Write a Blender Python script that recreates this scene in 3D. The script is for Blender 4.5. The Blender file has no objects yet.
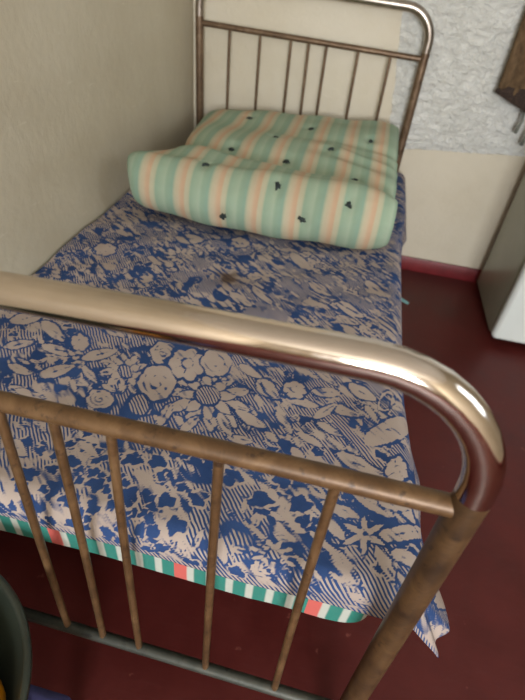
import bpy, bmesh, math, random
import numpy as np
from mathutils import Vector, Matrix, noise

# ------------------------------------------------------------------ camera
scene = bpy.context.scene
C = scene.collection
cam_d = bpy.data.cameras.new('camera'); cam = bpy.data.objects.new('camera', cam_d); C.objects.link(cam)
cam_d.sensor_fit = 'VERTICAL'; cam_d.sensor_height = 36.0; cam_d.sensor_width = 27.0
cam_d.lens = 481.55 / 700 * 36.0
cam_d.clip_start = 0.02
cam.location = (0.2840, -0.3064, 1.1854)
cam.rotation_euler = (0.8799, -0.0884, 0.2185)
cam_d.dof.use_dof = True
cam_d.dof.focus_distance = 0.75
cam_d.dof.aperture_fstop = 4.5
scene.camera = cam
scene.view_settings.view_transform = 'Standard'
scene.view_settings.look = 'None'
scene.view_settings.gamma = 1.0
scene.view_settings.use_curve_mapping = False
scene.view_settings.exposure = 0.55

# ------------------------------------------------------------------ light
world = bpy.data.worlds.new('world'); scene.world = world; world.use_nodes = True
bg = world.node_tree.nodes['Background']
bg.inputs[0].default_value = (0.62, 0.78, 1.0, 1); bg.inputs[1].default_value = 2.0
# daylight entering through the two windows: one behind the photographer, one in the right wall
def window_light(name, loc, rot, w, h, energy, col):
    ld = bpy.data.lights.new(name, 'AREA'); ld.shape = 'RECTANGLE'; ld.size = w; ld.size_y = h
    ld.energy = energy; ld.color = col
    lo = bpy.data.objects.new(name, ld); C.objects.link(lo)
    lo.location = loc; lo.rotation_euler = rot
window_light('front_window_daylight', (1.05, -3.875, 1.50), (math.radians(90), 0, 0), 1.3, 1.2, 122.0, (0.97, 0.985, 1.0))
window_light('right_window_daylight', (2.425, 0.15, 1.72), (math.radians(90), 0, math.radians(90)), 0.75, 1.0, 5.0, (0.88, 0.95, 1.0))

# ------------------------------------------------------------------ helpers
def lin(c):
    return tuple(((v / 255) / 12.92 if v / 255 <= 0.04045 else ((v / 255 + 0.055) / 1.055) ** 2.4) for v in c) + (1.0,)

class NT:
    def __init__(self, name, rough=0.6, metal=0.0, spec=0.5):
        self.m = bpy.data.materials.new(name); self.m.use_nodes = True
        self.t = self.m.node_tree; self.b = self.t.nodes['Principled BSDF']
        self.b.inputs['Roughness'].default_value = rough
        self.b.inputs['Metallic'].default_value = metal
        self.b.inputs['Specular IOR Level'].default_value = spec
    def n(self, kind, **kw):
        n = self.t.nodes.new(kind)
        for k, v in kw.items():
            if k.startswith('_'): setattr(n, k[1:], v)
        return n
    def l(self, a, b): self.t.links.new(a, b)
    def coord(self, which='Object', scale=(1, 1, 1), rot=(0, 0, 0)):
        tc = self.n('ShaderNodeTexCoord'); mp = self.n('ShaderNodeMapping')
        mp.inputs['Scale'].default_value = scale; mp.inputs['Rotation'].default_value = rot
        self.l(tc.outputs[which], mp.inputs[0]); return mp.outputs[0]
    def noise(self, vec, scale, detail=4, rough=0.55, dist=0.0):
        n = self.n('ShaderNodeTexNoise'); n.inputs['Scale'].default_value = scale
        n.inputs['Detail'].default_value = detail; n.inputs['Roughness'].default_value = rough
        n.inputs['Distortion'].default_value = dist
        if vec is not None: self.l(vec, n.inputs['Vector'])
        return n.outputs['Fac']
    def ramp(self, fac, stops, interp='LINEAR'):
        r = self.n('ShaderNodeValToRGB'); r.color_ramp.interpolation = interp
        e = r.color_ramp.elements
        while len(e) < len(stops): e.new(0.5)
        for el, (p, c) in zip(e, stops):
            el.position = p; el.color = c if len(c) == 4 else tuple(c) + (1,)
        self.l(fac, r.inputs[0]); return r.outputs[0]
    def mix(self, fac, a, b, mode='MIX'):
        m = self.n('ShaderNodeMix'); m.data_type = 'RGBA'; m.blend_type = mode
        for s, v in ((m.inputs[0], fac), (m.inputs[6], a), (m.inputs[7], b)):
            if isinstance(v, (int, float, tuple)): s.default_value = v
            else: self.l(v, s)
        return m.outputs[2]
    def math(self, op, a, b=0.0, clamp=False):
        m = self.n('ShaderNodeMath'); m.operation = op; m.use_clamp = clamp
        for s, v in ((m.inputs[0], a), (m.inputs[1], b)):
            if isinstance(v, (int, float)): s.default_value = v
            else: self.l(v, s)
        return m.outputs[0]
    def color(self, c):
        if isinstance(c, tuple): self.b.inputs['Base Color'].default_value = c
        else: self.l(c, self.b.inputs['Base Color'])
    def bump(self, h, strength=0.3, dist=0.01):
        b = self.n('ShaderNodeBump'); b.inputs['Strength'].default_value = strength
        b.inputs['Distance'].default_value = dist; self.l(h, b.inputs['Height'])
        self.l(b.outputs[0], self.b.inputs['Normal'])

def mesh_obj(name, verts, faces, mat, parent=None, smooth=True, uvs=None):
    me = bpy.data.meshes.new(name); me.from_pydata([tuple(v) for v in verts], [], faces); me.update()
    if smooth: me.polygons.foreach_set('use_smooth', [True] * len(me.polygons))
    me.materials.append(mat)
    o = bpy.data.objects.new(name, me); C.objects.link(o)
    if parent: o.parent = parent
    return o

def bm_obj(name, bm, mat, parent=None, smooth=True, angle=None):
    me = bpy.data.meshes.new(name); bmesh.ops.recalc_face_normals(bm, faces=bm.faces)
    bm.to_mesh(me); bm.free(); me.materials.append(mat)
    if smooth: me.polygons.foreach_set('use_smooth', [True] * len(me.polygons))
    if smooth and angle: me.set_sharp_from_angle(angle=math.radians(angle))
    o = bpy.data.objects.new(name, me); C.objects.link(o)
    if parent: o.parent = parent
    return o

def tag(o, label, cat=None, group=None):
    o['label'] = label
    if cat: o['category'] = cat
    if group: o['group'] = group
    return o

def empty(name, loc, label, cat, group=None):
    o = bpy.data.objects.new(name, None); C.objects.link(o); o.location = loc; o.empty_display_size = 0.1
    return tag(o, label, cat, group)

def tube(bm, pts, rads, seg=16, caps=True):
    pts = [Vector(p) for p in pts]
    if isinstance(rads, (int, float)): rads = [rads] * len(pts)
    rings = []; up = None
    for i, p in enumerate(pts):
        d = (pts[min(i + 1, len(pts) - 1)] - pts[max(i - 1, 0)]).normalized()
        if up is None:
            up = d.orthogonal().normalized()
        up = (up - d * up.dot(d)).normalized(); s = d.cross(up)
        rings.append([bm.verts.new(p + rads[i] * (math.cos(2 * math.pi * k / seg) * up + math.sin(2 * math.pi * k / seg) * s)) for k in range(seg)])
    for a, b in zip(rings, rings[1:]):
        for k in range(seg):
            bm.faces.new((a[k], a[(k + 1) % seg], b[(k + 1) % seg], b[k]))
    if caps:
        bm.faces.new(list(reversed(rings[0]))); bm.faces.new(rings[-1])

def tube_obj(name, pts, rads, mat, parent=None, seg=16):
    bm = bmesh.new(); tube(bm, pts, rads, seg)
    return bm_obj(name, bm, mat, parent, True, 60)

def box(bm, lo, hi, bevel=0.0, seg=3):
    r = bmesh.ops.create_cube(bm, size=1.0)
    vs = r['verts']
    for v in vs:
        v.co = Vector(((lo[i] + hi[i]) / 2 + v.co[i] * (hi[i] - lo[i])) for i in range(3))
    if bevel:
        es = list({e for v in vs for e in v.link_edges})
        bmesh.ops.bevel(bm, geom=es, offset=bevel, segments=seg, affect='EDGES', profile=0.5)

def box_obj(name, lo, hi, mat, parent=None, bevel=0.0, seg=3):
    bm = bmesh.new(); box(bm, lo, hi, bevel, seg)
    return bm_obj(name, bm, mat, parent, bevel > 0, 35)

def struct(o):
    o['kind'] = 'structure'; return o

# ------------------------------------------------------------------ shared dimensions (metres)
XW = -0.500      # plane of the left wall
YB = 1.998       # plane of the back wall
XR, YF, ZC = 2.45, -3.90, 2.70
#GEO-BEGIN
ZTOP = 0.487; XE = 0.450; YE = 0.078; RC = 0.034
SW = XE + 0.488          # flat width from the wall to the edge
DS, DF = 0.150, 0.074    # length of cloth past the side edge / the foot edge
def smooth01(x):
    x = np.clip(x, 0, 1); return x * x * (3 - 2 * x)
def cloth(s, t):
    """s: metres from the wall across the bed, t: metres from the foot edge towards the head (negative = hanging)"""
    s = np.asarray(s, float); t = np.asarray(t, float)
    a = np.maximum(s - SW, 0); b = np.maximum(-t, 0); d = np.hypot(a, b) + 1e-9
    dx, dy = a / d, b / d
    d = d * (1 - 0.10 * (2 * dx * dy) ** 4)      # the corner of the cloth is rounded
    arc = np.minimum(d / RC, math.pi / 2); rest = np.maximum(d - RC * math.pi / 2, 0)
    y0 = YE + np.maximum(t, 0)
    near = 1 - smooth01((y0 - 0.1) / 0.5)
    fl = dx ** 2 * (0.16 + 0.42 * near) + dy ** 2 * 0.05 + 0.05 * np.sin(y0 * 17 + 1.0) * dx ** 2
    h = RC * np.sin(arc) + rest * np.sin(fl)
    g = RC * (1 - np.cos(arc)) + rest * np.cos(fl)
    x0 = -0.488 + np.minimum(s, SW) + near * 0.032 * smooth01((s - 0.6) / 0.35) + 0.022 * smooth01((y0 - 1.15) / 0.4) * smooth01((s - 0.6) / 0.35)
    w = (0.0035 * np.sin(x0 * 9 + y0 * 4 + 1) + 0.0025 * np.sin(y0 * 13 - x0 * 6) + 0.0015 * np.sin(x0 * 31 + y0 * 19) + 0.0012 * np.sin(y0 * 41 - x0 * 23 + 2))
    w = w * np.exp(-d * 20)
    rip = rest * 0.10 * np.sin((x0 * 24 + 1.3) * dy + (y0 * 21) * dx) * (dy ** 2 * 0.6 + dx ** 2)
    x = x0 + (h + rip) * dx; y = y0 - (h + rip * 0.5) * dy
    z = ZTOP + w - g - 0.006 * (1 - smooth01((x0 + 0.5) / 0.15)) + dy * (0.16 * np.sin(x0 * 9 + 2.2) + 0.10 * np.sin(x0 * 23 + 0.5)) * rest
    return x, y, z

# folded mattress: centre line of its thickness, (y, z)
def roll_path(n=150):
    pts = []
    for k in range(30): pts.append((1.90 - (1.90 - 1.17) * k / 30, 0.531))
    for k in range(25):
        a = math.pi * k / 25
        pts.append((1.17 - 0.062 * math.sin(a), 0.593 - 0.062 * math.cos(a)))
    for k in range(60):
        f = k / 59; y = 1.17 + 0.72 * f
        z = 0.646 - 0.008 * math.sin(math.pi * f)
        pts.append((y, z))
    P = np.array(pts); d = np.r_[0, np.cumsum(np.hypot(*np.diff(P, axis=0).T))]
    q = np.linspace(0, d[-1], n)
    return np.c_[np.interp(q, d, P[:, 0]), np.interp(q, d, P[:, 1])], q
RP, RQ = roll_path()
_T = np.gradient(RP, axis=0); _T /= np.linalg.norm(_T, axis=1)[:, None]
RN = np.c_[-_T[:, 1], _T[:, 0]]   # outward (below on the lower layer, above on the upper one)
TUFTS = [(-0.158, 0.913), (-0.144, 1.172), (-0.025, 1.291), (0.054, 1.136), (0.079, 1.463), (0.184, 1.240), (0.285, 1.076), (0.283, 0.871), (0.071, 0.883), (-0.081, 0.803), (0.159, 0.826), (-0.178, 1.523), (0.316, 1.392), ]
def roll(x, q, side, tufts=()):
    """x: across the bed in -1..1, q: length along the centre line, side: +1 outer face, -1 inner face"""
    x = np.asarray(x, float); q = np.asarray(q, float)
    L = RQ[-1]
    py = np.interp(q, RQ, RP[:, 0]); pz = np.interp(q, RQ, RP[:, 1])
    ny = np.interp(q, RQ, RN[:, 0]); nz = np.interp(q, RQ, RN[:, 1])
    ex = np.clip(1 - np.abs(x) ** 7, 0, 1) ** 0.5
    e = np.clip(np.minimum(q, L - q) / 0.03, 0, 1); eq = np.sqrt(1 - (1 - e) ** 2)
    top = smooth01((q - 0.93) / 0.12) * (0.105 - 0.075 * smooth01((q - 1.1) / 0.5))
    X = -0.002 + x * 0.424
    X = X * (1 - 0.11 * (x < 0) * (1 - smooth01((q - 0.8) / 0.2))) + top * (x < 0) * np.abs(x)          # the upper layer lies a little further from the wall
    puff = 0.0035 * np.sin(q * 26 + X * 5) + 0.003 * np.sin(X * 27 + q * 7) + 0.004 * np.sin(X * 9 - q * 14)
    h = (0.0355 + puff * (side > 0) * smooth01((q - 0.6) / 0.15)) * ex * eq
    h = h + 0 * X
    for (tx, tq) in tufts:
        r2 = (X - tx) ** 2 + (q - tq) ** 2
        h = h - (side > 0) * 0.012 * np.exp(-r2 / 0.022 ** 2) * ex
    up = smooth01((q - 0.90) / 0.08)                  # only the upper layer sags and creases
    yv = 1.335 - 0.075 * X / 0.4
    zs = -0.030 * np.exp(-((py - yv) / 0.055) ** 2) * up
    zs = zs - 0.012 * np.exp(-((py - 1.60 + 0.10 * X) / 0.030) ** 2) * up * smooth01((X + 0.1) / 0.3)
    zs = zs + 0.007 * np.sin(py * 70 + X * 22) * np.exp(-((py - 1.47) / 0.10) ** 2) * smooth01((X - 0.05) / 0.2) * up
    zs = zs + up * (0.030 * X / 0.43 - 0.008) * smooth01((py - 1.35) / 0.45)
    zs = zs + 0.006
    return X, py - 0.062 * (1 - smooth01((py - 1.3) / 0.5)) + ny * h * side, pz + nz * h * side + zs
#GEO-END

# ------------------------------------------------------------------ materials
def wall_mat(name, rough_plaster):
    k = NT(name, 0.75, spec=0.3)
    ob = k.coord('Object')
    big = k.noise(ob, 2.2, 5, 0.6); fine = k.noise(ob, 38, 4, 0.6)
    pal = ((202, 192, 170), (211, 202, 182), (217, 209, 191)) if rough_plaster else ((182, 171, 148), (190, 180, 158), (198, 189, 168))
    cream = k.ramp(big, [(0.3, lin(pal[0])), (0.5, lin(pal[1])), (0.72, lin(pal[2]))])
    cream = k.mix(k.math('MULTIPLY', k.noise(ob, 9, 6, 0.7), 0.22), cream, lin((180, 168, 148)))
    if not rough_plaster:
        # a few scuffs and a spot of blue paint
        sep = k.n('ShaderNodeSeparateXYZ'); k.l(ob, sep.inputs[0])
        d = k.n('ShaderNodeVectorMath'); d.operation = 'DISTANCE'; k.l(ob, d.inputs[0]); d.inputs[1].default_value = (0, 0.859 + 0.12, 0.70)
        spot = k.math('LESS_THAN', d.outputs['Value'], 0.010)
        sc = k.noise(k.coord('Object', (1, 5, 30), (0.5, 0, 0)), 3.0, 2)
        scm = k.ramp(sc, [(0.70, (0, 0, 0)), (0.74, (1, 1, 1))])
        c = k.mix(k.math('MULTIPLY', scm, 0.18), cream, lin((225, 220, 205)))
        c = k.mix(spot, c, lin((110, 140, 170)))
        k.color(c)
        k.bump(k.math('ADD', fine, k.math('MULTIPLY', big, 2.0)), 0.25, 0.006)
        return k.m
    sep = k.n('ShaderNodeSeparateXYZ'); k.l(ob, sep.inputs[0])
    wob = k.math('MULTIPLY', k.math('SUBTRACT', k.noise(ob, 14, 3), 0.5), 0.018)
    zz = k.math('ADD', sep.outputs[2], wob)
    zlim = k.math('ADD', k.math('MULTIPLY', sep.outputs[0], 0.09), 0.530)       # the edge of the dado climbs slightly to the right
    low = k.math('LESS_THAN', zz, zlim)
    left = k.math('LESS_THAN', k.math('ADD', k.math('ADD', sep.outputs[0], wob), k.math('MULTIPLY', sep.outputs[2], 0.13)), 0.472)
    m = k.math('MAXIMUM', low, left)
    white = k.ramp(k.noise(ob, 7, 5, 0.7), [(0.3, lin((214, 214, 207))), (0.55, lin((227, 227, 221))), (0.8, lin((236, 236, 231)))])
    k.color(k.mix(m, white, cream))
    lump = k.noise(k.coord('Object', (1, 1, 1.5)), 26, 5, 0.6, 0.8)
    lump2 = k.noise(ob, 75, 3, 0.6)
    h = k.math('ADD', k.math('MULTIPLY', lump, 1.0), k.math('MULTIPLY', lump2, 0.35))
    h = k.math('MULTIPLY', h, k.math('SUBTRACT', 1.0, k.math('MULTIPLY', m, 0.9)))
    k.bump(h, 1.0, 0.026)
    return k.m

def floor_mat():
    k = NT('red_painted_floor', 0.38, spec=0.28)
    ob = k.coord('Object')
    a = k.noise(ob, 5, 6, 0.65); b = k.noise(k.coord('Object', (3, 22, 3), (0, 0, 0.6)), 4, 5, 0.7)
    c = k.ramp(a, [(0.25, lin((68, 22, 20))), (0.5, lin((80, 28, 25))), (0.75, lin((90, 34, 30)))])
    c = k.mix(k.ramp(b, [(0.55, (0, 0, 0)), (0.75, (0.35, 0.35, 0.35))]), c, lin((86, 46, 42)))
    sp = k.ramp(k.noise(ob, 34, 3, 0.5), [(0.70, (0, 0, 0)), (0.76, (0.5, 0.5, 0.5))])
    k.color(k.mix(sp, c, lin((140, 84, 74))))
    k.l(k.ramp(a, [(0.3, (0.36, 0.36, 0.36)), (0.7, (0.55, 0.55, 0.55))]), k.b.inputs['Roughness'])
    k.bump(k.math('ADD', a, k.math('MULTIPLY', b, 0.5)), 0.2, 0.004)
    return k.m

def plain(name, rgb, rough=0.6, metal=0.0, var=0.12, scale=20, spec=0.5, bump=0.0):
    k = NT(name, rough, metal, spec)
    f = k.noise(k.coord('Object'), scale, 4)
    a = tuple(max(0, v * (1 - var)) for v in rgb); b = tuple(min(255, v * (1 + var)) for v in rgb)
    k.color(k.ramp(f, [(0.3, lin(a)), (0.7, lin(b))]))
    if bump: k.bump(f, bump, 0.004)
    return k.m

def worn_paint(name, cols, metal=0.25, rough=0.42, scale=18):
    k = NT(name, rough, metal)
    ob = k.coord('Object')
    f = k.noise(ob, scale, 5, 0.65, 0.6)
    c = k.ramp(f, [(0.28, lin(cols[0])), (0.5, lin(cols[1])), (0.72, lin(cols[2]))])
    s = k.ramp(k.noise(ob, scale * 4, 3, 0.6), [(0.60, (0, 0, 0)), (0.70, (0.75, 0.75, 0.75))])
    c = k.mix(s, c, lin(cols[3]))
    k.color(c); k.bump(f, 0.25, 0.002)
    return k.m

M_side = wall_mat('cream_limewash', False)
M_back = wall_mat('rough_whitewash_and_cream_dado', True)
M_floor = floor_mat()
M_ceil = plain('white_ceiling', (226, 222, 212), 0.8, var=0.03, scale=3)
M_base = plain('red_skirting_paint', (112, 34, 38), 0.4, var=0.15, scale=12)
M_frame_w = plain('window_white_paint', (225, 225, 220), 0.4, var=0.03)

k = NT('chrome', 0.10, 1.0)
f = k.noise(k.coord('Object'), 9, 5, 0.6)
k.color(k.ramp(f, [(0.3, (0.55, 0.47, 0.40)), (0.7, (0.67, 0.58, 0.50))]))
k.l(k.ramp(k.noise(k.coord('Object'), 60, 3), [(0.3, (0.08,) * 3), (0.8, (0.18,) * 3)]), k.b.inputs['Roughness'])
M_chrome = k.m
k = NT('dull_chrome', 0.3, 1.0)
f = k.noise(k.coord('Object'), 16, 5, 0.65)
k.color(k.ramp(f, [(0.3, (0.26, 0.21, 0.17)), (0.7, (0.50, 0.45, 0.40))]))
M_dull = k.m
M_post = worn_paint('scuffed_brown_post_paint', [(58, 42, 28), (84, 62, 40), (106, 80, 52), (48, 34, 24)], scale=24)
M_brown = worn_paint('worn_bronze_paint', [(70, 50, 32), (98, 72, 46), (124, 96, 66), (54, 38, 28)])
M_headm = worn_paint('aged_brown_metal', [(84, 66, 50), (112, 90, 70), (136, 114, 92), (70, 52, 40)], 0.5, 0.38)
M_grey = worn_paint('grey_green_iron', [(52, 55, 50), (66, 68, 62), (84, 84, 76), (46, 42, 38)], 0.3, 0.5)
M_rubber = plain('black_rubber', (34, 32, 30), 0.8)
M_wire = plain('dark_spring_wire', (88, 84, 78), 0.4, 0.8)

# ------------------------------------------------------------------ the room
T = 0.12
def wall_panel(name, lo, hi, mat): return struct(box_obj(name, lo, hi, mat))
wall_panel('floor', (XW - T, YF - T, -0.1), (XR + T, YB + T, 0.0), M_floor)
wall_panel('ceiling', (XW - T, YF - T, ZC), (XR + T, YB + T, ZC + 0.1), M_ceil)
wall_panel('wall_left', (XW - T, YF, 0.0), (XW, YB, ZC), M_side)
wall_panel('wall_back', (XW - T, YB, 0.0), (XR + T, YB + T, ZC), M_back)
k = NT('window_glass', 0.0); k.b.inputs['Transmission Weight'].default_value = 1.0; k.b.inputs['IOR'].default_value = 1.05; M_glass = k.m
def window_wall(wall, win_name, axis, lo0, hi0, p_in, p_out, a0, a1, z0, z1):
    """a wall along one axis (0 = x, 1 = y) with an opening, and the window frame with its pane"""
    def bx(bm, u0, u1, d0, d1, w0, w1, bev=0):
        if axis == 0: box(bm, (u0, min(d0, d1), w0), (u1, max(d0, d1), w1), bev, 1)
        else: box(bm, (min(d0, d1), u0, w0), (max(d0, d1), u1, w1), bev, 1)
    bm = bmesh.new()
    for u0, u1, w0, w1 in ((lo0, a0, 0, ZC), (a1, hi0, 0, ZC), (a0, a1, 0, z0), (a0, a1, z1, ZC)): bx(bm, u0, u1, p_in, p_out, w0, w1)
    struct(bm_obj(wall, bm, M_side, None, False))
    s = 1 if p_out > p_in else -1; fw = 0.05; bm = bmesh.new(); c = (a0 + a1) / 2
    for u0, u1, w0, w1 in ((a0, a0 + fw, z0, z1), (a1 - fw, a1, z0, z1), (a0 + fw, a1 - fw, z0, z0 + fw), (a0 + fw, a1 - fw, z1 - fw, z1), (c - 0.02, c + 0.02, z0 + fw, z1 - fw)):
        bx(bm, u0, u1, p_in + s * 0.03, p_in + s * 0.08, w0, w1, 0.004)
    w = struct(bm_obj(win_name, bm, M_frame_w, None, True, 35))
    bm = bmesh.new(); bx(bm, a0 + fw, a1 - fw, p_in + s * 0.054, p_in + s * 0.058, z0 + fw, z1 - fw)
    bm_obj('window_pane', bm, M_glass, w, False)
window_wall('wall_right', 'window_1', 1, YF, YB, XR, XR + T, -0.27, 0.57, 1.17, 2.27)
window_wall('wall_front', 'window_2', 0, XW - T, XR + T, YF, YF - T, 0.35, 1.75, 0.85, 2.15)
def skirting(name, lo, hi):
    struct(box_obj(name, lo, hi, M_base, None, 0.004, 2))
skirting('baseboard_back', (XW + 0.012, YB - 0.013, 0.0), (XR, YB, 0.072))
skirting('baseboard_left', (XW, YF, 0.0), (XW + 0.012, YB, 0.072))
skirting('baseboard_right', (XR - 0.012, YF, 0.0), (XR, YB - 0.013, 0.072))

# ------------------------------------------------------------------ the iron bed
LB = 1.9476
def foot_pt(x, z, on=True):
    """a point of the footboard: it leans a little and its left side has sunk"""
    return Vector((x + 0.0049, -0.0234 * x + 0.0433 * (z - 0.4), z + (0.0496 * x - 0.0291 * x * x) * (1 if z > 0.1 else 0)))
def head_pt(x, z):
    return Vector((x, LB - 0.0286 * (z - 0.4), z + (-0.026 * x if z > 0.1 else 0)))
W2 = 0.453; A = 0.127
BARS = [-W2 + A, -W2 + 2 * A, -W2 + 3 * A, 0.0, W2 - 3 * A, W2 - 2 * A, W2 - A]
bed = empty('iron_bed', (0, 0, 0), 'old iron single bed with a chrome topped footboard and brown painted spindles', 'bed')

def bent_top(fn, ztop, zend, R, r, mat, name, parent):
    pts = []
    n = 10
    z0 = zend
    pts.append(fn(-W2, z0)); pts.append(fn(-W2, (z0 + ztop - R) / 2))
    for k in range(n + 1):
        a = math.pi / 2 * k / n
        pts.append(fn(-W2 + R - R * math.cos(a), ztop - R + R * math.sin(a)))
    m = 16
    for k in range(1, m):
        pts.append(fn(-W2 + R + (2 * W2 - 2 * R) * k / m, ztop))
    for k in range(n + 1):
        a = math.pi / 2 * (1 - k / n)
        pts.append(fn(W2 - R + R * math.cos(a), ztop - R + R * math.sin(a)))
    pts.append(fn(W2, (z0 + ztop - R) / 2)); pts.append(fn(W2, z0))
    return tube_obj(name, pts, r, mat, parent, 40)

def end_frame(fn, name, ztop, zcross, zlow, R, rtop, rcross, rbar, mt, mc, mp, mb, ml, labels):
    top = bent_top(fn, ztop, zcross + 0.022, R, rtop, mt, name, bed)
    tag(top, labels[0])
    for sx in (-1, 1):
        p = tube_obj('post', [fn(sx * W2, z) for z in np.linspace(0.012, zcross + 0.024, 14)], rtop * 0.985, mp, top, 24)
        tag(p, labels[1])
        bm = bmesh.new()
        b = fn(sx * W2, 0.0)
        tube(bm, [b + Vector((0, 0, 0.0)), b + Vector((0, 0, 0.03)), b + Vector((0, 0, 0.034))], [rtop * 1.25, rtop * 1.25, rtop], 20)
        bm_obj('foot_cap', bm, M_rubber, p, True, 50)
    c = tube_obj('cross_rail', [fn(x, zcross) for x in np.linspace(-W2 + 0.004, W2 - 0.004, 20)], rcross, mc, top, 20)
    l = tube_obj('lower_rail', [fn(x, zlow) for x in np.linspace(-W2 + 0.004, W2 - 0.004, 20)], rcross * 0.85, ml, top, 16)
    tag(l, 'lower grey rail')
    for x in BARS:
        dx = random.Random(int(x * 1000)).uniform(-1, 1) * 0.002
        tube_obj('spindle', [fn(x + dx * math.sin(math.pi * f), zcross + (zlow - zcross) * f) for f in np.linspace(0, 1, 9)], rbar, mb, top, 12)
    return top
end_frame(foot_pt, 'footboard', 0.9190, 0.7641, 0.1805, 0.128, 0.0182, 0.0122, 0.0062, M_chrome, M_brown, M_post, M_brown, M_grey,
          ['polished chrome top tube of the footboard', 'brown painted post'])
end_frame(head_pt, 'headboard', 1.0885, 0.9322, 0.1805, 0.105, 0.0170, 0.0110, 0.0060, M_dull, M_headm, M_headm, M_headm, M_grey,
          ['dull chrome top tube of the headboard', 'aged brown post'])
for sx in (-1, 1):
    bm = bmesh.new()
    x = sx * 0.425
    box(bm, (x - 0.002, 0.065, 0.332), (x + 0.002, LB - 0.03, 0.3465), 0.0008, 1)
    box(bm, (min(x, x - sx * 0.02), 0.12, 0.342), (max(x, x - sx * 0.02), LB - 0.03, 0.345), 0.0008, 1)
    bm_obj('side_rail', bm, M_grey, bed, False)
bm = bmesh.new()
for i in range(30):
    x = -0.41 + 0.82 * i / 29
    tube(bm, [(x + 0.010 * math.sin(j * math.pi / 2 + i * math.pi), 0.09 + (LB - 0.15) * j / 60, 0.334 + 0.004 * math.cos(j * math.pi)) for j in range(61)], 0.0016, 5)
tag(bm_obj('spring_mesh', bm, M_wire, bed, True), 'woven wire spring mesh')

# ------------------------------------------------------------------ the mattress under the bedspread
def striped(name, period, offset, stops, rough=0.85, axis=0, weave=900, use_uv=True):
    k = NT(name, rough, spec=0.2)
    uv = k.coord('UV')
    sep = k.n('ShaderNodeSeparateXYZ'); k.l(uv, sep.inputs[0])
    wob = k.math('MULTIPLY', k.math('SUBTRACT', k.noise(uv, 6, 2), 0.5), 0.006)
    u = k.math('DIVIDE', k.math('ADD', k.math('ADD', sep.outputs[axis], wob), offset), period)
    fr = k.math('FRACT', u)
    c = k.ramp(fr, stops)
    c = k.mix(k.math('MULTIPLY', k.noise(uv, 60, 3), 0.18), c, lin((120, 110, 90)))
    k.color(c)
    k.bump(k.math('ADD', k.noise(uv, 420, 2), k.math('MULTIPLY', k.noise(uv, 22, 3), 1.5)), 0.25, 0.004)
    return k.m
def step_stops(segs, soft=0.004):
    """segs: (end position, rgb)"""
    out = []; p = 0.0
    for e, c in segs:
        out.append((p + soft, lin(c))); out.append((e - soft, lin(c))); p = e
    return out
teal, whit, red = (46, 132, 120), (192, 196, 186), (208, 100, 94)
# one repeat: coral, then teal and white in turn  (32 stops at most)
segs = []; cyc = [(0.10, red)]
p0_ = 0.10
for i in range(6):
    cyc.append((p0_ + 0.055, whit)); cyc.append((p0_ + 0.15, teal)); p0_ += 0.15
M_ticking = striped('teal_white_coral_ticking', 0.225, 0.10, step_stops(cyc, 0.006))

def grid_mesh(name, X, Y, Z, UV, mat, parent=None, close_v=False):
    n, m = X.shape
    verts = np.stack([X, Y, Z], -1).reshape(-1, 3)
    i, j = np.meshgrid(np.arange(n - 1), np.arange(m if close_v else m - 1), indexing='ij')
    j2 = (j + 1) % m
    faces = np.stack([i * m + j, (i + 1) * m + j, (i + 1) * m + j2, i * m + j2], -1).reshape(-1, 4)
    me = bpy.data.meshes.new(name)
    me.vertices.add(len(verts)); me.vertices.foreach_set('co', verts.ravel())
    me.loops.add(faces.size); me.loops.foreach_set('vertex_index', faces.ravel().astype(np.int32))
    me.polygons.add(len(faces)); me.polygons.foreach_set('loop_start', np.arange(0, faces.size, 4, dtype=np.int32))
    me.polygons.foreach_set('loop_total', np.full(len(faces), 4, dtype=np.int32))
    me.update(calc_edges=True)
    uvl = me.uv_layers.new(name='UVMap')
    uvl.data.foreach_set('uv', UV.reshape(-1, 2)[faces.ravel()].ravel())
    me.polygons.foreach_set('use_smooth', [True] * len(faces))
    me.materials.append(mat); me.validate()
    o = bpy.data.objects.new(name, me); C.objects.link(o)
    if parent: o.parent = parent
    return o

# a slab with rounded edges: superellipse sections swept along the bed
MX0, MX1, MY0, MY1, MZ0, MZ1 = -0.482, 0.452, 0.054, 1.905, 0.347, 0.472
ny, nc = 80, 160
ys = np.concatenate([MY0 + 0.02 * (1 - np.cos(np.linspace(0, math.pi / 2, 10))), np.linspace(MY0 + 0.03, MY1 - 0.03, 60), MY1 - 0.02 * (1 - np.cos(np.linspace(math.pi / 2, 0, 10)))])
edge = np.minimum(ys - MY0, MY1 - ys); sc_ = np.sqrt(np.clip(1 - (1 - np.clip(edge / 0.02, 0, 1)) ** 2, 0, 1))
th = np.linspace(0, 2 * math.pi, nc, endpoint=False)
def sup(v, e): return np.sign(v) * np.abs(v) ** e
Xs = []; Zs = []; Us = []
for yy, s_ in zip(ys, sc_):
    hx = (MX1 - MX0) / 2 - 0.02 * (1 - s_); hz = (MZ1 - MZ0) / 2 - 0.016 * (1 - s_)
    x_ = (MX0 + MX1) / 2 + hx * sup(np.cos(th), 0.16); z_ = (MZ0 + MZ1) / 2 + hz * sup(np.sin(th), 0.5)
    z_ = np.where(z_ < (MZ0 + MZ1) / 2, z_ + (0.008 * np.sin(x_ * 9 + 2.2) + 0.006 * np.sin(x_ * 25 + 0.4)) * (1 - smooth01((yy - .062) / .025)) - 0.006 * (1 - smooth01((yy - .062) / .025)), z_)
    Xs.append(x_); Zs.append(z_)
Xs = np.array(Xs); Zs = np.array(Zs); Ys = np.repeat(ys[:, None], nc, 1)
mat_o = grid_mesh('thin_mattress', Xs, Ys, Zs, np.stack([Xs, Ys + Zs], -1), M_ticking, None, True)
bm = bmesh.new(); bm.from_mesh(mat_o.data); bmesh.ops.holes_fill(bm, edges=[e for e in bm.edges if e.is_boundary], sides=0)
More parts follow.
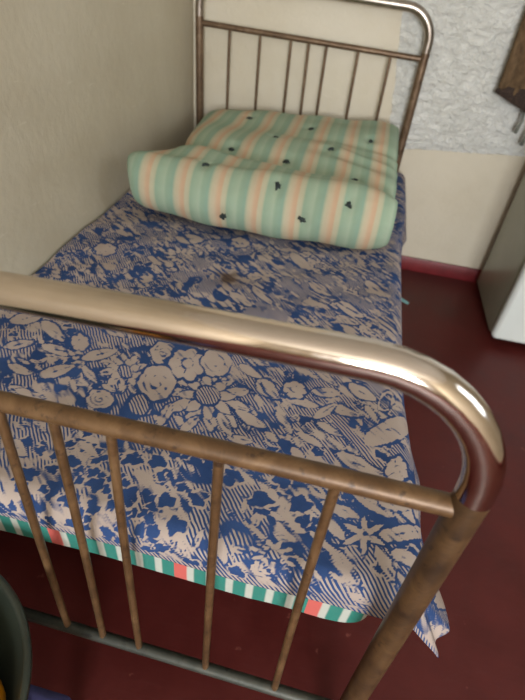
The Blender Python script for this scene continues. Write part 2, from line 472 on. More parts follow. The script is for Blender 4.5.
uvl = bm.loops.layers.uv.active
for f_ in bm.faces:
    if len(f_.verts) > 4:
        for lp in f_.loops: lp[uvl].uv = (lp.vert.co.x, lp.vert.co.z)
bm.to_mesh(mat_o.data); bm.free()
tag(mat_o, 'teal, white and coral striped mattress edge showing below the blue bedspread', 'mattress')

# ------------------------------------------------------------------ the bedspread and its print
# (kind, position across and along the cloth, long axis, short axis) in metres on the cloth
MOTIFS = [
    ('leaf', 0.102, 0.394, 0.029, 0.021, 0.017, -0.022), ('leaf', 0.184, 0.367, 0.044, -0.025, 0.001, -0.022), ('leaf', 0.230, 0.313, 0.041, -0.004, 0.005, -0.016),
    ('blob', 0.261, 0.346, 0.018, 0.006, 0.012, -0.023), ('leaf', 0.319, 0.324, 0.028, 0.024, 0.011, -0.016), ('leaf', 0.260, 0.253, 0.028, 0.022, 0.012, -0.015),
    ('rose', 0.446, 0.370, 0.029, 0.001, 0.009, -0.035), ('blob', 0.504, 0.358, 0.034, 0.014, 0.015, -0.045), ('rose', 0.560, 0.385, 0.029, 0.011, 0.012, -0.039),
    ('flower', 0.573, 0.280, 0.085, 0.007, 0.017, -0.094), ('flower', 0.392, 0.293, 0.057, -0.019, 0.003, -0.054), ('rose', 0.465, 0.282, 0.033, 0.010, 0.018, -0.046),
    ('hatch', 0.456, 0.214, 0.018, 0.006, 0.011, -0.026), ('leaf', 0.686, 0.336, 0.028, -0.021, -0.006, -0.020), ('leaf', 0.690, 0.340, 0.022, -0.025, -0.007, -0.014),
    ('blob', 0.738, 0.355, 0.024, 0.002, 0.001, -0.025), ('leaf', 0.802, 0.366, 0.029, 0.004, 0.000, -0.017), ('leaf', 0.757, 0.323, 0.033, -0.001, -0.001, -0.016),
    ('leaf', 0.876, 0.385, 0.029, -0.015, -0.007, -0.021), ('leaf', 0.798, 0.415, 0.023, -0.022, -0.005, -0.013), ('leaf', 0.730, 0.260, 0.018, -0.031, -0.008, -0.011),
    ('leaf', 0.869, 0.194, 0.041, -0.015, -0.005, -0.017), ('blob', 0.932, 0.199, 0.018, 0.006, -0.002, -0.027), ('loop', 0.925, 0.373, 0.016, -0.001, -0.011, -0.039),
    ('leaf', 0.894, 0.324, 0.014, -0.023, -0.006, -0.009), ('leaf', 0.930, 0.293, 0.009, -0.022, -0.071, -0.063), ('leaf', 0.842, 0.321, 0.027, -0.009, -0.004, -0.016),
    ('leaf', 0.804, 0.312, 0.021, 0.025, 0.006, -0.011), ('blob', 1.072, 0.039, 0.037, 0.017, -0.012, -0.021), ('leaf', 1.002, 0.018, 0.035, -0.002, -0.032, -0.021),
    ('leaf', 0.609, 0.364, 0.025, -0.025, -0.005, -0.012), ('leaf', 0.638, 0.381, 0.028, -0.013, -0.002, -0.015), ('leaf', 0.663, 0.188, 0.023, 0.002, 0.001, -0.012),
    ('leaf', 0.302, 0.407, 0.038, -0.010, 0.003, -0.016), ('leaf', 0.144, 0.304, 0.024, 0.017, 0.010, -0.013), ('leaf', 0.187, 0.237, 0.030, -0.004, 0.005, -0.014),
    ('leaf', 0.223, 0.183, 0.027, -0.003, 0.004, -0.012), ('leaf', 0.329, 0.261, 0.025, -0.017, -0.003, -0.009), ('leaf', 0.885, 0.124, 0.036, -0.019, -0.008, -0.016),
    ('leaf', 0.936, 0.130, 0.022, -0.027, -0.011, -0.011), ('leaf', 0.842, 0.093, 0.032, -0.004, -0.002, -0.011), ('leaf', 0.832, 0.059, 0.017, -0.017, -0.007, -0.010),
    ('star', 0.876, 0.061, 0.034, 0.010, 0.001, -0.035), ('leaf', 0.921, 0.127, 0.023, -0.003, -0.004, -0.012), ('leaf', 0.941, 0.083, 0.063, 0.027, -0.004, -0.018),
    ('leaf', 0.848, 0.005, 0.027, -0.026, -0.007, -0.010), ('leaf', 0.822, 0.028, 0.023, -0.015, -0.004, -0.008), ('leaf', 0.908, 0.019, 0.015, -0.024, -0.009, -0.008),
    ('leaf', 0.942, 0.037, 0.024, -0.009, -0.009, -0.013), ('flower', 0.757, -0.010, 0.033, -0.002, -0.003, -0.024), ('leaf', 0.301, 0.058, 0.024, -0.010, -0.000, -0.014),
    ('blue', 0.403, 0.055, 0.017, 0.003, 0.008, -0.014), ('blue', 0.499, 0.087, 0.018, 0.006, 0.007, -0.016), ('blue', 0.541, 0.095, 0.016, 0.005, 0.006, -0.014),
    ('blue', 0.465, 0.023, 0.015, 0.004, 0.006, -0.013), ('blue', 0.522, 0.018, 0.019, 0.006, 0.008, -0.017), ('blue', 0.584, 0.030, 0.017, 0.005, 0.006, -0.015),
    ('blue', 0.632, 0.047, 0.017, 0.005, 0.005, -0.016), ('blue', 0.613, -0.007, 0.018, 0.004, 0.005, -0.015), ('blue', 0.352, 0.015, 0.015, 0.004, 0.010, -0.014),
    ('blue', 0.437, -0.011, 0.017, 0.004, 0.005, -0.011), ('blue', 0.670, 0.102, 0.018, 0.007, 0.005, -0.018), ('blue', 0.723, 0.076, 0.020, 0.007, 0.003, -0.017),
    ('blue', 0.780, 0.085, 0.019, 0.005, 0.003, -0.018), ('blue', 0.747, 0.127, 0.015, 0.004, 0.003, -0.020), ('leaf', 0.769, 0.174, 0.015, -0.024, -0.008, -0.009),
    ('leaf', 0.421, 0.087, 0.026, -0.013, -0.001, -0.009), ('leaf', 0.321, 0.901, 0.042, 0.009, 0.011, -0.035), ('leaf', 0.666, 0.898, 0.037, -0.037, -0.006, -0.027),
    ('leaf', 0.744, 0.761, 0.034, -0.024, -0.004, -0.023), ('leaf', 0.106, 0.875, 0.042, -0.036, 0.001, -0.023), ('leaf', 0.831, 0.682, 0.036, -0.023, -0.006, -0.023),
    ('leaf', 0.548, 0.641, 0.035, -0.018, -0.001, -0.023), ('leaf', 0.288, 0.742, 0.040, -0.008, 0.005, -0.025), ('blob', 0.120, 0.748, 0.026, 0.010, 0.014, -0.029),
    ('leaf', 0.597, 0.682, 0.036, -0.034, -0.004, -0.018), ('leaf', 0.840, 0.592, 0.029, -0.018, -0.005, -0.020), ('leaf', 0.723, 0.542, 0.036, -0.012, -0.001, -0.017),
    ('leaf', 0.828, 0.636, 0.030, -0.009, -0.003, -0.020), ('leaf', 0.114, 1.004, 0.043, -0.038, 0.003, -0.028), ('blob', 0.468, 0.945, 0.027, 0.008, 0.007, -0.028),
    ('leaf', 0.892, 0.813, 0.029, -0.037, -0.008, -0.027), ('leaf', 0.915, 0.547, 0.024, -0.035, -0.008, -0.014), ('leaf', 0.244, 0.182, 0.031, -0.001, 0.004, -0.011),
    ('leaf', 0.669, 0.245, 0.031, -0.014, -0.002, -0.015), ('leaf', 0.627, 0.217, 0.019, -0.024, -0.007, -0.011), ('leaf', 0.566, 0.194, 0.010, 0.024, 0.011, -0.008),
    ('leaf', 0.513, 0.204, 0.001, 0.030, 0.012, -0.004), ('leaf', 0.815, 0.263, 0.024, -0.012, -0.004, -0.011), ('leaf', 0.781, 0.225, 0.024, -0.010, -0.003, -0.011),
    ('rose', 0.380, 0.204, 0.023, 0.007, 0.012, -0.023)]

STEP = 0.003
s_ax = np.arange(0, SW + DS + 1e-6, STEP); t_ax = np.arange(-DF, 1.845, STEP)
S, Tt = np.meshgrid(s_ax, t_ax, indexing='ij')
B = np.zeros(S.shape, np.float32)       # 1 = beige print, 0 = blue ground
H = np.zeros(S.shape, np.float32)       # 1 = finely hatched
rng = random.Random(11)
def window(cx, cy, r):
    i0 = max(0, int((cx - r) / STEP)); i1 = min(len(s_ax), int((cx + r) / STEP) + 2)
    j0 = max(0, int((cy - r + DF) / STEP)); j1 = min(len(t_ax), int((cy + r + DF) / STEP) + 2)
    return (slice(i0, max(i0, i1)), slice(j0, max(j0, j1)))
WOB = None
def soft(d, w=0.0022): return np.clip(0.5 - d / w, 0, 1)
def local(cx, cy, ax, ay, bx, by, w):
    det = ax * by - ay * bx
    if abs(det) < 1e-7: return None
    X_ = S[w] - cx; Y_ = Tt[w] - cy
    return (X_ * by - Y_ * bx) / det, (Y_ * ax - X_ * ay) / det
def stamp(w, sd, val, hatch=None, size=0.01):
    a = soft(sd * size + WOB[w])
    B[w] = B[w] * (1 - a) + val * a
    if hatch is not None: H[w] = H[w] * (1 - a) + hatch * a
def leaf(cx, cy, ax, ay, bx, by, val=0.86, halo=True, vein=True):
    L_ = math.hypot(ax, ay); bx, by = bx * 0.86, by * 0.86
    w = window(cx, cy, L_ * 1.6 + 0.01)
    q = local(cx, cy, ax, ay, bx, by, w)
    if q is None or q[0].size == 0: return
    u, v = q; size = math.hypot(bx, by)
    prof = np.sqrt(np.clip(1 - u * u, 0, 1)) * (1 - 0.28 * np.clip(u, 0, 1))
    sd = np.where(np.abs(u) < 1, np.abs(v) - prof, np.hypot(np.abs(u) - 1, v))
    if halo: stamp(w, sd - 0.26, 0.0 if val > 0.5 else 1.0, 0.0, size)
    stamp(w, sd, val, 0.0, size)
    if vein:
        sd2 = np.maximum(np.abs(v + 0.12 * np.sin(u * 3)) - 0.10, np.abs(u - 0.25) - 0.5)
        stamp(w, sd2, 0.35 if val > 0.5 else 0.6, None, size)
def rose(cx, cy, ax, ay, bx, by):
    w = window(cx, cy, max(math.hypot(ax, ay), math.hypot(bx, by)) * 1.6)
    u, v = local(cx, cy, ax, ay, bx, by, w)
    r = np.hypot(u, v); a = np.arctan2(v, u); size = math.hypot(ax, ay)
    stamp(w, r - 1.2 - 0.06 * np.cos(a * 6), 0.0, 0.0, size)
    stamp(w, r - 1.0 - 0.10 * np.abs(np.cos(a * 3)), 1.0, 0.0, size)
    sp = np.abs(((r * 2.6 - a / (2 * math.pi) * 1.0) % 1.0) - 0.5) - 0.10
    stamp(w, np.maximum(sp * 0.35, r - 0.86), 0.45, None, size)
def blob(cx, cy, ax, ay, bx, by):
    w = window(cx, cy, max(math.hypot(ax, ay), math.hypot(bx, by)) * 1.7)
    u, v = local(cx, cy, ax, ay, bx, by, w)
    r = np.hypot(u, v); a = np.arctan2(v, u) + cx * 40; size = math.hypot(ax, ay)
    lob = 0.88 + 0.20 * np.abs(np.cos(a * 3.5))
    stamp(w, r - lob - 0.25, 0.0, 0.0, size); stamp(w, r - lob, 1.0, 0.0, size)
    pet = np.abs(np.sin(a * 3.5 + 0.5 * np.sin(r * 5))) * r
    stamp(w, np.maximum(np.abs(np.cos(a * 3.5)) * r - 0.045, 0.38 - r), 0.25, None, size)
    stamp(w, np.abs(r - 0.33) - 0.05, 0.3, None, size)
def hatchc(cx, cy, ax, ay, bx, by):
    w = window(cx, cy, max(math.hypot(ax, ay), math.hypot(bx, by)) * 1.7)
    u, v = local(cx, cy, ax, ay, bx, by, w)
    r = np.hypot(u, v); size = math.hypot(ax, ay)
    stamp(w, r - 1.25, 0.0, 0.0, size); stamp(w, r - 1.0, 0.75, 1.0, size)
def star(cx, cy, ax, ay, bx, by, n=6):
    w = window(cx, cy, max(math.hypot(ax, ay), math.hypot(bx, by)) * 1.8)
    u, v = local(cx, cy, ax, ay, bx, by, w)
    r = np.hypot(u, v); a = np.arctan2(v, u); size = math.hypot(ax, ay)
    sh = 0.30 + 0.75 * (1 - np.abs(((a * n / (2 * math.pi)) % 1.0) * 2 - 1)) ** 1.5
    stamp(w, r - sh - 0.3, 0.0, 0.0, size); stamp(w, r - sh, 1.0, 0.0, size)
    stamp(w, r - 0.14, 0.2, None, size)
def loop_(cx, cy, ax, ay, bx, by):
    w = window(cx, cy, max(math.hypot(ax, ay), math.hypot(bx, by)) * 1.7)
    u, v = local(cx, cy, ax, ay, bx, by, w); r = np.hypot(u, v)
    size = math.hypot(ax, ay); stamp(w, np.abs(r - 0.8) - 0.25, 0.0, 0.0, size); stamp(w, np.abs(r - 0.8) - 0.12, 1.0, 0.0, size)
def flower(cx, cy, ax, ay, bx, by, n=11):
    A_ = np.array((ax, ay)); B_ = np.array((bx, by))
    for ring, (rad, ln, wd) in enumerate(((0.74, 0.30, 0.17), (0.45, 0.24, 0.15))):
        m = n if ring == 0 else n - 3
        for i in range(m):
            a = 2 * math.pi * (i + 0.5 * ring) / m + 0.2
            d = A_ * math.cos(a) + B_ * math.sin(a); e = -A_ * math.sin(a) + B_ * math.cos(a)
            c = np.array((cx, cy)) + d * rad
            leaf(c[0], c[1], *(d * ln), *(e * wd), vein=ring == 0)
    hatchc(cx, cy, ax * 0.27, ay * 0.27, bx * 0.27, by * 0.27)
def blueflower(cx, cy, ax, ay, bx, by):
    w = window(cx, cy, max(math.hypot(ax, ay), math.hypot(bx, by)) * 1.9)
    u, v = local(cx, cy, ax, ay, bx, by, w)
    r = np.hypot(u, v); a = np.arctan2(v, u) + cx * 50; size = math.hypot(ax, ay)
    lob = 0.84 + 0.12 * np.cos(a * 5) + 0.14 * np.cos(a * 3 + cx * 300)
    stamp(w, r - lob - 0.30, 0.8, 0.1, size); stamp(w, r - lob, 0.0, 0.0, size)

# ground: drifts of fine hatching between solid blue and beige
def vnoise(sc, seed, X_=S, Y_=Tt):
    r = np.random.RandomState(seed); g = r.rand(256, 256)
    x = X_ * sc + 20; y = Y_ * sc + 20; xi = np.floor(x).astype(int); yi = np.floor(y).astype(int)
    fx = x - xi; fy = y - yi; fx = fx * fx * (3 - 2 * fx); fy = fy * fy * (3 - 2 * fy)
    g_ = lambda i, j: g[i % 256, j % 256]
    return (g_(xi, yi) * (1 - fx) * (1 - fy) + g_(xi + 1, yi) * fx * (1 - fy) + g_(xi, yi + 1) * (1 - fx) * fy + g_(xi + 1, yi + 1) * fx * fy)
WOB = (vnoise(110, 21) - 0.5) * 0.0028 + (vnoise(45, 22) - 0.5) * 0.0030
n1 = vnoise(16, 1) * 0.55 + vnoise(38, 2) * 0.45
B[:] = np.clip((n1 - 0.52) * 10 + 0.5, 0, 1) * 0.62
H[:] = np.clip((vnoise(20, 3) * 0.6 + vnoise(50, 4) * 0.4 - 0.40) * 8, 0, 1)
# the foot end, below the footboard rail: paler ground
def rnd(kind, cx, cy, L_, ratio, a):
    d = np.array((math.cos(a), math.sin(a))) * L_; e = np.array((-math.sin(a), math.cos(a))) * L_ * ratio
    kind(cx, cy, *d, *e)
pale = (Tt < 0.12) & (S < 0.62)
m_ = smooth01((0.13 - Tt) / 0.05) * smooth01((0.66 - S) / 0.10)
B[:] = B * (1 - m_) + m_ * (0.30 + 0.38 * (n1 > 0.46)); B[:] = np.clip(B, 0, 1)
for i in range(2600):
    cx = rng.uniform(0, SW + DS); cy = rng.uniform(-DF, 1.84)
    if rng.random() < 0.14: rnd(blueflower, cx, cy, rng.uniform(0.010, 0.016), 0.8, rng.uniform(0, 6.28))
    elif cy < 0.1 and cx < 0.6: rnd(blueflower, cx, cy, rng.uniform(0.009, 0.013), 0.8, rng.uniform(0, 6.28))
    else: rnd(leaf, cx, cy, rng.uniform(0.006, 0.020), rng.uniform(0.25, 0.5), rng.gauss(-0.75, 0.5), )
for i in range(46):
    cx = rng.uniform(0.03, SW + DS); cy = rng.uniform(0.45, 1.82)
    k_ = rng.choice((flower, rose, blob, star, blob, flower))
    rnd(k_, cx, cy, rng.uniform(0.030, 0.050) if k_ is flower else rng.uniform(0.014, 0.022), 0.85, rng.uniform(0, 6.28))
FN = dict(leaf=leaf, rose=rose, blob=blob, hatch=hatchc, star=star, loop=loop_, flower=flower, blue=blueflower)
for m in sorted(MOTIFS, key=lambda m: {'blue': 0, 'flower': 1, 'leaf': 2}.get(m[0], 3)):
    FN[m[0]](*m[1:])
# thin engraved strokes running diagonally through the whole print
ang = math.radians(-40); us = S * math.cos(ang) + Tt * math.sin(ang); vs = -S * math.sin(ang) + Tt * math.cos(ang)
st_ = vnoise(1, 31, us * 30, vs * 190) * 0.6 + vnoise(1, 32, us * 55, vs * 300) * 0.4
B[:] = B + (st_ - 0.5) * 1.9 * np.clip(0.75 + smooth01((Tt - 0.25) / 0.5) * 0.45, 0, 1.2)
B[:] = np.clip(B, 0, 1)
# hatched border along the foot hem
hb = smooth01((-DF + 0.012 - Tt) / 0.006)
cn = smooth01((S - SW + 0.01) / 0.02) * smooth01((0.01 - Tt) / 0.02); H[:] = H * (1 - cn); B[:] = B * (1 - 0.35 * cn) + 0.35 * cn
B[:] = B * (1 - hb) + 0.7 * hb; H[:] = H * (1 - hb) + 1.0 * hb
# a burnt looking brown stain in the middle
ds = np.hypot((S - 0.487) / 0.030, (Tt - 0.740) / 0.040) + (vnoise(60, 9) - 0.5) * 0.8
STN = np.clip(1.0 - ds, 0, 1) ** 0.7 + 0.30 * np.clip(1 - np.hypot((S - 0.52) / 0.10, (Tt - 0.72) / 0.07), 0, 1)

k = NT('blue_floral_cotton', 0.9, spec=0.12)
at = k.n('ShaderNodeAttribute', _attribute_name='print'); sp_ = k.n('ShaderNodeSeparateColor'); k.l(at.outputs['Color'], sp_.inputs[0])
uv = k.coord('UV')
sx_ = k.n('ShaderNodeSeparateXYZ'); k.l(uv, sx_.inputs[0])
ph = k.math('ADD', k.math('MULTIPLY', sx_.outputs[0], 830.0), k.math('MULTIPLY', sx_.outputs[1], 620.0))
ph = k.math('ADD', ph, k.math('MULTIPLY', k.noise(uv, 22, 2), 9.0))
hat = k.ramp(k.math('ADD', k.math('MULTIPLY', k.math('SINE', ph), 0.5), 0.5), [(0.35, (0, 0, 0)), (0.65, (1, 1, 1))])
mixv = k.mix(sp_.outputs[1], sp_.outputs[0], k.mix(0.62, sp_.outputs[0], hat))
fac = k.ramp(mixv, [(0.35, (0, 0, 0)), (0.64, (1, 1, 1))])
beige = k.ramp(k.noise(uv, 9, 4), [(0.3, lin((162, 147, 138))), (0.7, lin((180, 165, 155)))])
blue = k.ramp(k.noise(uv, 12, 4), [(0.3, lin((42, 64, 106))), (0.7, lin((54, 78, 124)))])
c = k.mix(fac, blue, beige)
c = k.mix(sp_.outputs[2], c, lin((82, 64, 50)))
k.color(c)
k.bump(k.math('ADD', k.noise(uv, 500, 2), k.math('MULTIPLY', k.noise(uv, 24, 3), 2.0)), 0.3, 0.003)
M_spread = k.m
X, Y, Z = cloth(S, Tt)
spread = grid_mesh('bedspread', X, Y, Z, np.stack([S, Tt], -1), M_spread)
ca = spread.data.color_attributes.new('print', 'FLOAT_COLOR', 'POINT')
ca.data.foreach_set('color', np.stack([np.clip(B, 0, 1), np.clip(H, 0, 1), np.clip(STN, 0, 0.9), np.ones_like(B)], -1).astype(np.float32).ravel())
sm = spread.modifiers.new('thickness', 'SOLIDIFY'); sm.thickness = 0.002; sm.offset = 1
tag(spread, 'blue cotton bedspread printed with beige leaves and flowers covering the bed', 'bedspread')

# ------------------------------------------------------------------ the folded mattress at the head
pk, cr, gr1, gr2 = (196, 166, 138), (184, 180, 154), (142, 166, 144), (154, 174, 152)
M_roll = striped('mint_and_peach_ticking', 0.112, 0.430,
    [(0.0, lin(pk)), (0.07, lin((194, 162, 134))), (0.12, lin(cr)), (0.20, lin(cr)), (0.27, lin(gr1)), (0.42, lin(gr2)), (0.50, lin((160, 178, 156))), (0.58, lin(gr1)), (0.74, lin((136, 164, 146))), (0.82, lin(cr)), (0.92, lin((192, 178, 152))), (1.0, lin(pk))])
nx = 150
xs = np.sin(np.linspace(-math.pi / 2, math.pi / 2, nx)); xs = np.sign(xs) * np.abs(xs) ** 0.8
Lq = RQ[-1]
qs = np.concatenate([np.linspace(0, 0.03, 8)[:-1], np.linspace(0.03, Lq - 0.03, 330), np.linspace(Lq - 0.03, Lq, 8)[1:]])
XX, QQ = np.meshgrid(xs, qs, indexing='ij')
a = roll(XX, QQ, 1.0, TUFTS); b = roll(XX, QQ, -1.0)
Xr = np.concatenate([a[0], b[0][:, ::-1]], 1); Yr = np.concatenate([a[1], b[1][:, ::-1]], 1); Zr = np.concatenate([a[2], b[2][:, ::-1]], 1)
Qr = np.concatenate([QQ, QQ[:, ::-1]], 1)
rollm = grid_mesh('folded_mattress', Xr, Yr, Zr, np.stack([Xr, Qr], -1), M_roll, None, True)
tag(rollm, 'mint green and peach striped mattress folded double against the headboard', 'mattress')
M_thread = plain('dark_tuft_thread', (38, 48, 48), 0.8)
for (tx, tq) in TUFTS:
    g = np.argmin((a[0] - tx) ** 2 + (QQ - tq) ** 2); i_, j_ = np.unravel_index(g, QQ.shape)
    P_ = Vector((a[0][i_, j_], a[1][i_, j_], a[2][i_, j_]))
    N_ = Vector((0, np.interp(tq, RQ, RN[:, 0]), np.interp(tq, RQ, RN[:, 1])))
    bm = bmesh.new(); r_ = random.Random(int(tx * 997 + tq * 313))
    s1 = Vector((1, 0, 0)); s2 = N_.cross(s1).normalized()
    for e in range(5):
        an = r_.uniform(0, 6.28); L_ = r_.uniform(0.010, 0.017)
        d_ = s1 * math.cos(an) + s2 * math.sin(an)
        tube(bm, [P_ + N_ * 0.001 - d_ * L_ * 0.5, P_ + N_ * 0.005, P_ + N_ * 0.004 + d_ * L_ * 0.6, P_ + N_ * 0.001 + d_ * L_], [0.003, 0.0048, 0.004, 0.0015], 6)
    bm_obj('tuft', bm, M_thread, rollm, True)

# teal tape sticking out from under the bedspread's right edge
M_tape = plain('teal_tape', (92, 128, 126), 0.7)
bm = bmesh.new()
tube(bm, [(0.470, 1.00, 0.425), (0.492, 1.004, 0.412), (0.512, 1.008, 0.400), (0.524, 1.010, 0.393)], [0.003, 0.005, 0.006, 0.005], 8)
for v in bm.verts: v.co.z = 0.41 + (v.co.z - 0.41) * 0.9
tag(bm_obj('tie_tape', bm, M_tape, mat_o, True), 'teal cloth tape')

# ------------------------------------------------------------------ the refrigerator
M_fr = NT('white_enamel', 0.22, spec=0.5)
M_fr.color(M_fr.ramp(M_fr.noise(M_fr.coord('Object'), 3, 3), [(0.3, lin((206, 212, 208))), (0.7, lin((216, 221, 217)))])); M_door = M_fr.m
M_fr = NT('shade_toned_side_enamel', 0.25, spec=0.5)
M_fr.color(M_fr.ramp(M_fr.noise(M_fr.coord('Object'), 3, 3), [(0.3, lin((150, 152, 136))), (0.7, lin((160, 162, 146)))])); M_cab = M_fr.m  # shade of the sides, turned from the window, is put into this colour
M_seal = plain('brown_rear_edge', (92, 70, 50), 0.6)
FX0, FX1, FY0, FY1, FH = 0.972, 1.53, 1.452, 1.925, 1.36
fr = box_obj('refrigerator', (FX0, FY0 + 0.058, 0.03), (FX1, FY1, FH), M_cab, None, 0.012, 4)
tag(fr, 'old white refrigerator with shade-toned grey green sides standing on the red floor by the back wall', 'refrigerator')
tag(box_obj('door', (FX0 - 0.002, FY0, 0.035), (FX1 + 0.002, FY0 + 0.050, FH), M_door, fr, 0.022, 5), 'glossy white door')
box_obj('door_seal', (FX0 + 0.012, FY0 + 0.048, 0.05), (FX1 - 0.012, FY0 + 0.060, FH - 0.02), plain('grey_gasket', (120, 118, 110), 0.7), fr)
tag(box_obj('rear_edge', (FX0 + 0.002, FY1 - 0.002, 0.03), (FX1 - 0.002, FY1 + 0.022, FH - 0.01), M_seal, fr, 0.004, 2), 'brown rear edge')
for x in (FX0 + 0.05, FX1 - 0.05):
    for y in (FY0 + 0.09, FY1 - 0.05):
        tube_obj('foot', [(x, y, 0.0), (x, y, 0.035)], 0.018, M_rubber, fr, 16)
bm = bmesh.new()
hx = FX1 - 0.06
tube(bm, [(hx, FY0 + 0.002, 0.86), (hx, FY0 - 0.03, 0.875), (hx, FY0 - 0.035, 0.95), (hx, FY0 - 0.03, 1.025), (hx, FY0 + 0.002, 1.04)], 0.009, 12)
bm_obj('handle', bm, M_chrome, fr, True, 60)

# ------------------------------------------------------------------ brown coat hanging on the back wall
k = NT('brown_wool', 0.95, spec=0.1)
f = k.noise(k.coord('Object', (1, 1, 0.5)), 45, 5, 0.7)
k.color(k.ramp(f, [(0.3, lin((74, 58, 42))), (0.7, lin((120, 98, 74)))])); k.bump(f, 0.6, 0.008); M_coat = k.m
M_fur = plain('dark_fur_trim', (52, 40, 34), 0.95, var=0.35, scale=120, bump=0.8)
def drape(name, zt, zb_l, zb_r, mat, parent, x0, x1, y0, depth, amp, nz=40, nu=72, off=0.0):
    th = np.linspace(0, 2 * math.pi, nu, endpoint=False)
    f = np.linspace(0, 1, nz)
    TH, F = np.meshgrid(th, f, indexing='ij')
    wid = (x1 - x0) / 2 * (0.72 + 0.28 * smooth01(F * 1.6)) + off
    cxm = (x0 + x1) / 2
    Xc = cxm + wid * sup(np.cos(TH), 0.7)
    Yc = y0 + (depth / 2 + off) * sup(np.sin(TH), 0.7) + amp * np.sin(Xc * 95 + F * 2) * F * (np.sin(TH) < 0)
    zb = zb_l + (zb_r - zb_l) * (Xc - x0) / (x1 - x0)
    Zc = zt + (zb - zt) * F
    o = grid_mesh(name, Xc.T, Yc.T, Zc.T, np.stack([Xc.T, Zc.T], -1), mat, parent, True)
    bm = bmesh.new(); bm.from_mesh(o.data); bmesh.ops.holes_fill(bm, edges=[e for e in bm.edges if e.is_boundary], sides=0)
    bmesh.ops.recalc_face_normals(bm, faces=bm.faces); bm.to_mesh(o.data); bm.free()
    return o
coat = drape('hanging_coat', 1.50, 0.862, 0.80, M_coat, None, 0.757, 0.957, 1.952, 0.058, 0.006)
tag(coat, 'brown woollen coat with dark fur hem hanging on the white wall beside the refrigerator', 'coat')
tag(drape('fur_hem', 0.87, 0.842, 0.765, M_fur, coat, 0.757, 0.957, 1.952, 0.060, 0.006, 12, 72, 0.004), 'dark fur hem')
for x, y, L_ in ((0.885, 1.95, 0.09), (0.925, 1.945, 0.13)):
    bm = bmesh.new(); zt = 0.80
    tube(bm, [(x, y, zt), (x + 0.004, y - 0.004, zt - L_ * 0.5), (x - 0.002, y, zt - L_)], [0.006, 0.006, 0.008], 8)
    tag(bm_obj('tie_cord', bm, plain('grey_cord', (120, 122, 112), 0.9), coat, True), 'grey cord')
hk = empty('coat_hook', (0.857, YB, 1.53), 'small metal hook on the white wall holding the brown coat', 'hook')
box_obj('mounting_plate', (-0.015, -0.004, -0.03), (0.015, 0.0, 0.03), M_wire, hk, 0.0015, 1)
tube_obj('prong', [(0, -0.003, 0.012), (0, -0.03, 0.0), (0, -0.05, -0.012), (0, -0.062, 0.004), (0, -0.064, 0.016)], 0.004, M_wire, hk, 10)

# ------------------------------------------------------------------ stool, tub and its contents
M_wood = plain('dark_stool_wood', (80, 54, 36), 0.5, var=0.3, scale=9)
M_cush = plain('violet_blue_cloth', (62, 60, 102), 0.85, var=0.12, scale=30, bump=0.2)
TX, TY = -0.205, -0.245
st = empty('low_stool', (TX, TY, 0), 'low wooden stool with a violet blue seat cover under the grey green tub', 'stool')
tag(box_obj('seat_cover', (-0.20, -0.155, 0.205), (0.222, 0.128, 0.242), M_cush, st, 0.016, 5), 'violet blue seat cover')
box_obj('seat', (-0.19, -0.145, 0.180), (0.21, 0.118, 0.206), M_wood, st, 0.004, 2)
for sx in (-1, 1):
    for sy in (-1, 1):
        bx_, by_ = 0.01 + sx * 0.165, -0.013 + sy * 0.10
        tube_obj('leg', [(bx_ + sx * 0.008, by_ + sy * 0.008, 0.0), (bx_, by_, 0.182)], [0.013, 0.017], M_wood, st, 14)
bm = bmesh.new(); bmesh.ops.create_uvsphere(bm, u_segments=16, v_segments=10, radius=0.006)
for v in bm.verts: v.co = Vector((0.158, 0.098, 0.243)) + Vector((v.co.x, v.co.y, v.co.z * 0.6))
tag(bm_obj('stud', bm, M_chrome, st, True), 'bright metal stud')

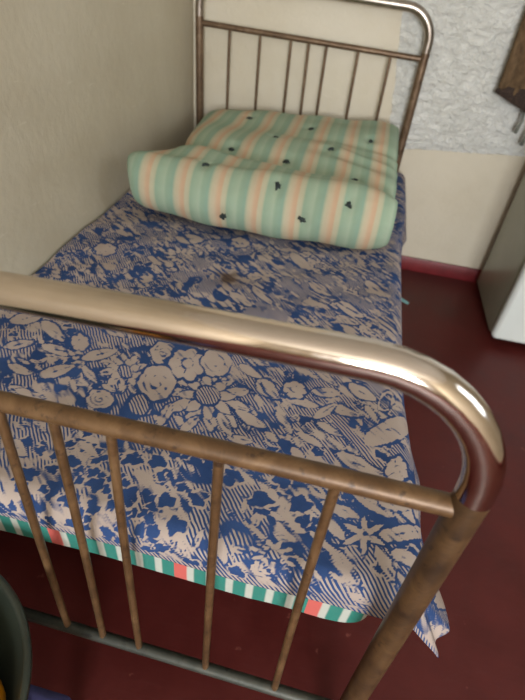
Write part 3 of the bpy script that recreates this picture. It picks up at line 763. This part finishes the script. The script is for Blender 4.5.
M_tub = plain('grey_green_enamel_tub', (44, 50, 42), 0.35, var=0.15, scale=6)
def lathe(name, prof, mat, parent=None, loc=(0, 0, 0), seg=96):
    n = len(prof); P_ = np.array(prof)
    th = np.linspace(0, 2 * math.pi, seg, endpoint=False)
    X_ = loc[0] + np.outer(P_[:, 0], np.cos(th)); Y_ = loc[1] + np.outer(P_[:, 0], np.sin(th)); Z_ = loc[2] + np.repeat(P_[:, 1][:, None], seg, 1)
    o = grid_mesh(name, X_, Y_, Z_, np.stack([X_, Y_], -1), mat, parent, True)
    bm = bmesh.new(); bm.from_mesh(o.data); bmesh.ops.remove_doubles(bm, verts=bm.verts, dist=1e-5); bmesh.ops.recalc_face_normals(bm, faces=bm.faces); bm.to_mesh(o.data); bm.free()
    return o
RT = 0.222
prof = [(0.0001, 0.0), (0.12, 0.0), (0.14, 0.006), (0.158, 0.03), (0.19, 0.09), (RT - 0.006, 0.155), (RT, 0.158), (RT + 0.004, 0.162), (RT + 0.003, 0.168), (RT - 0.002, 0.170), (RT - 0.007, 0.166), (RT - 0.010, 0.155), (0.186, 0.092), (0.154, 0.034), (0.137, 0.012), (0.12, 0.006), (0.0001, 0.006)]
tub = lathe('enamel_tub', prof, M_tub, None, (TX, TY, 0.243))
tag(tub, 'round grey green enamel tub with rolled rim beside the foot of the bed', 'tub')
def crumple(name, loc, rad, mat, seed, amp=0.2, sub=5, freq=2.2, lean=(0, 0)):
    bm = bmesh.new(); bmesh.ops.create_icosphere(bm, subdivisions=sub, radius=1.0)
    for v in bm.verts:
        p = v.co.copy(); n = noise.fractal(p * freq + Vector((seed, seed * 1.7, 0)), 0.9, 2.1, 4)
        rg = 1 - abs(noise.noise(p * freq * 0.9 + Vector((0, seed, seed * 3)))) * 2
        v.co = Vector((p.x * rad[0], p.y * rad[1], p.z * rad[2])) * (1 + amp * n * 0.6 + amp * 0.35 * rg)
        dn = max(0.0, -p.z)                            # the lower half narrows and follows the sloping tub wall
        v.co.x = v.co.x * (1 - 0.35 * dn) + lean[0] * dn; v.co.y = v.co.y * (1 - 0.35 * dn) + lean[1] * dn
        v.co += Vector(loc)
    return bm_obj(name, bm, mat, None, True)
M_yel = plain('yellow_orange_plastic', (226, 150, 26), 0.4, var=0.12, scale=12)
M_och = plain('ochre_cloth', (138, 88, 26), 0.8, var=0.2, scale=14)
M_pap = plain('white_plastic', (190, 192, 188), 0.5, var=0.06)
tag(crumple('plastic_bag', (-0.094, -0.195, 0.338), (0.058, 0.050, 0.080), M_yel, 3.1, 0.18, lean=(-0.045, -0.022)), 'crumpled yellow orange plastic bag lying in the grey green tub', 'bag')
tag(crumple('folded_cloth', (-0.114, -0.133, 0.342), (0.030, 0.017, 0.075), M_och, 7.7, 0.12, lean=(-0.03, -0.035)), 'ochre brown cloth tucked in the tub behind the yellow bag', 'cloth')
tag(crumple('crumpled_bag', (-0.112, -0.147, 0.432), (0.024, 0.020, 0.020), M_pap, 5.2, 0.25), 'small crumpled white bag in the tub on top of the ochre cloth', 'bag')
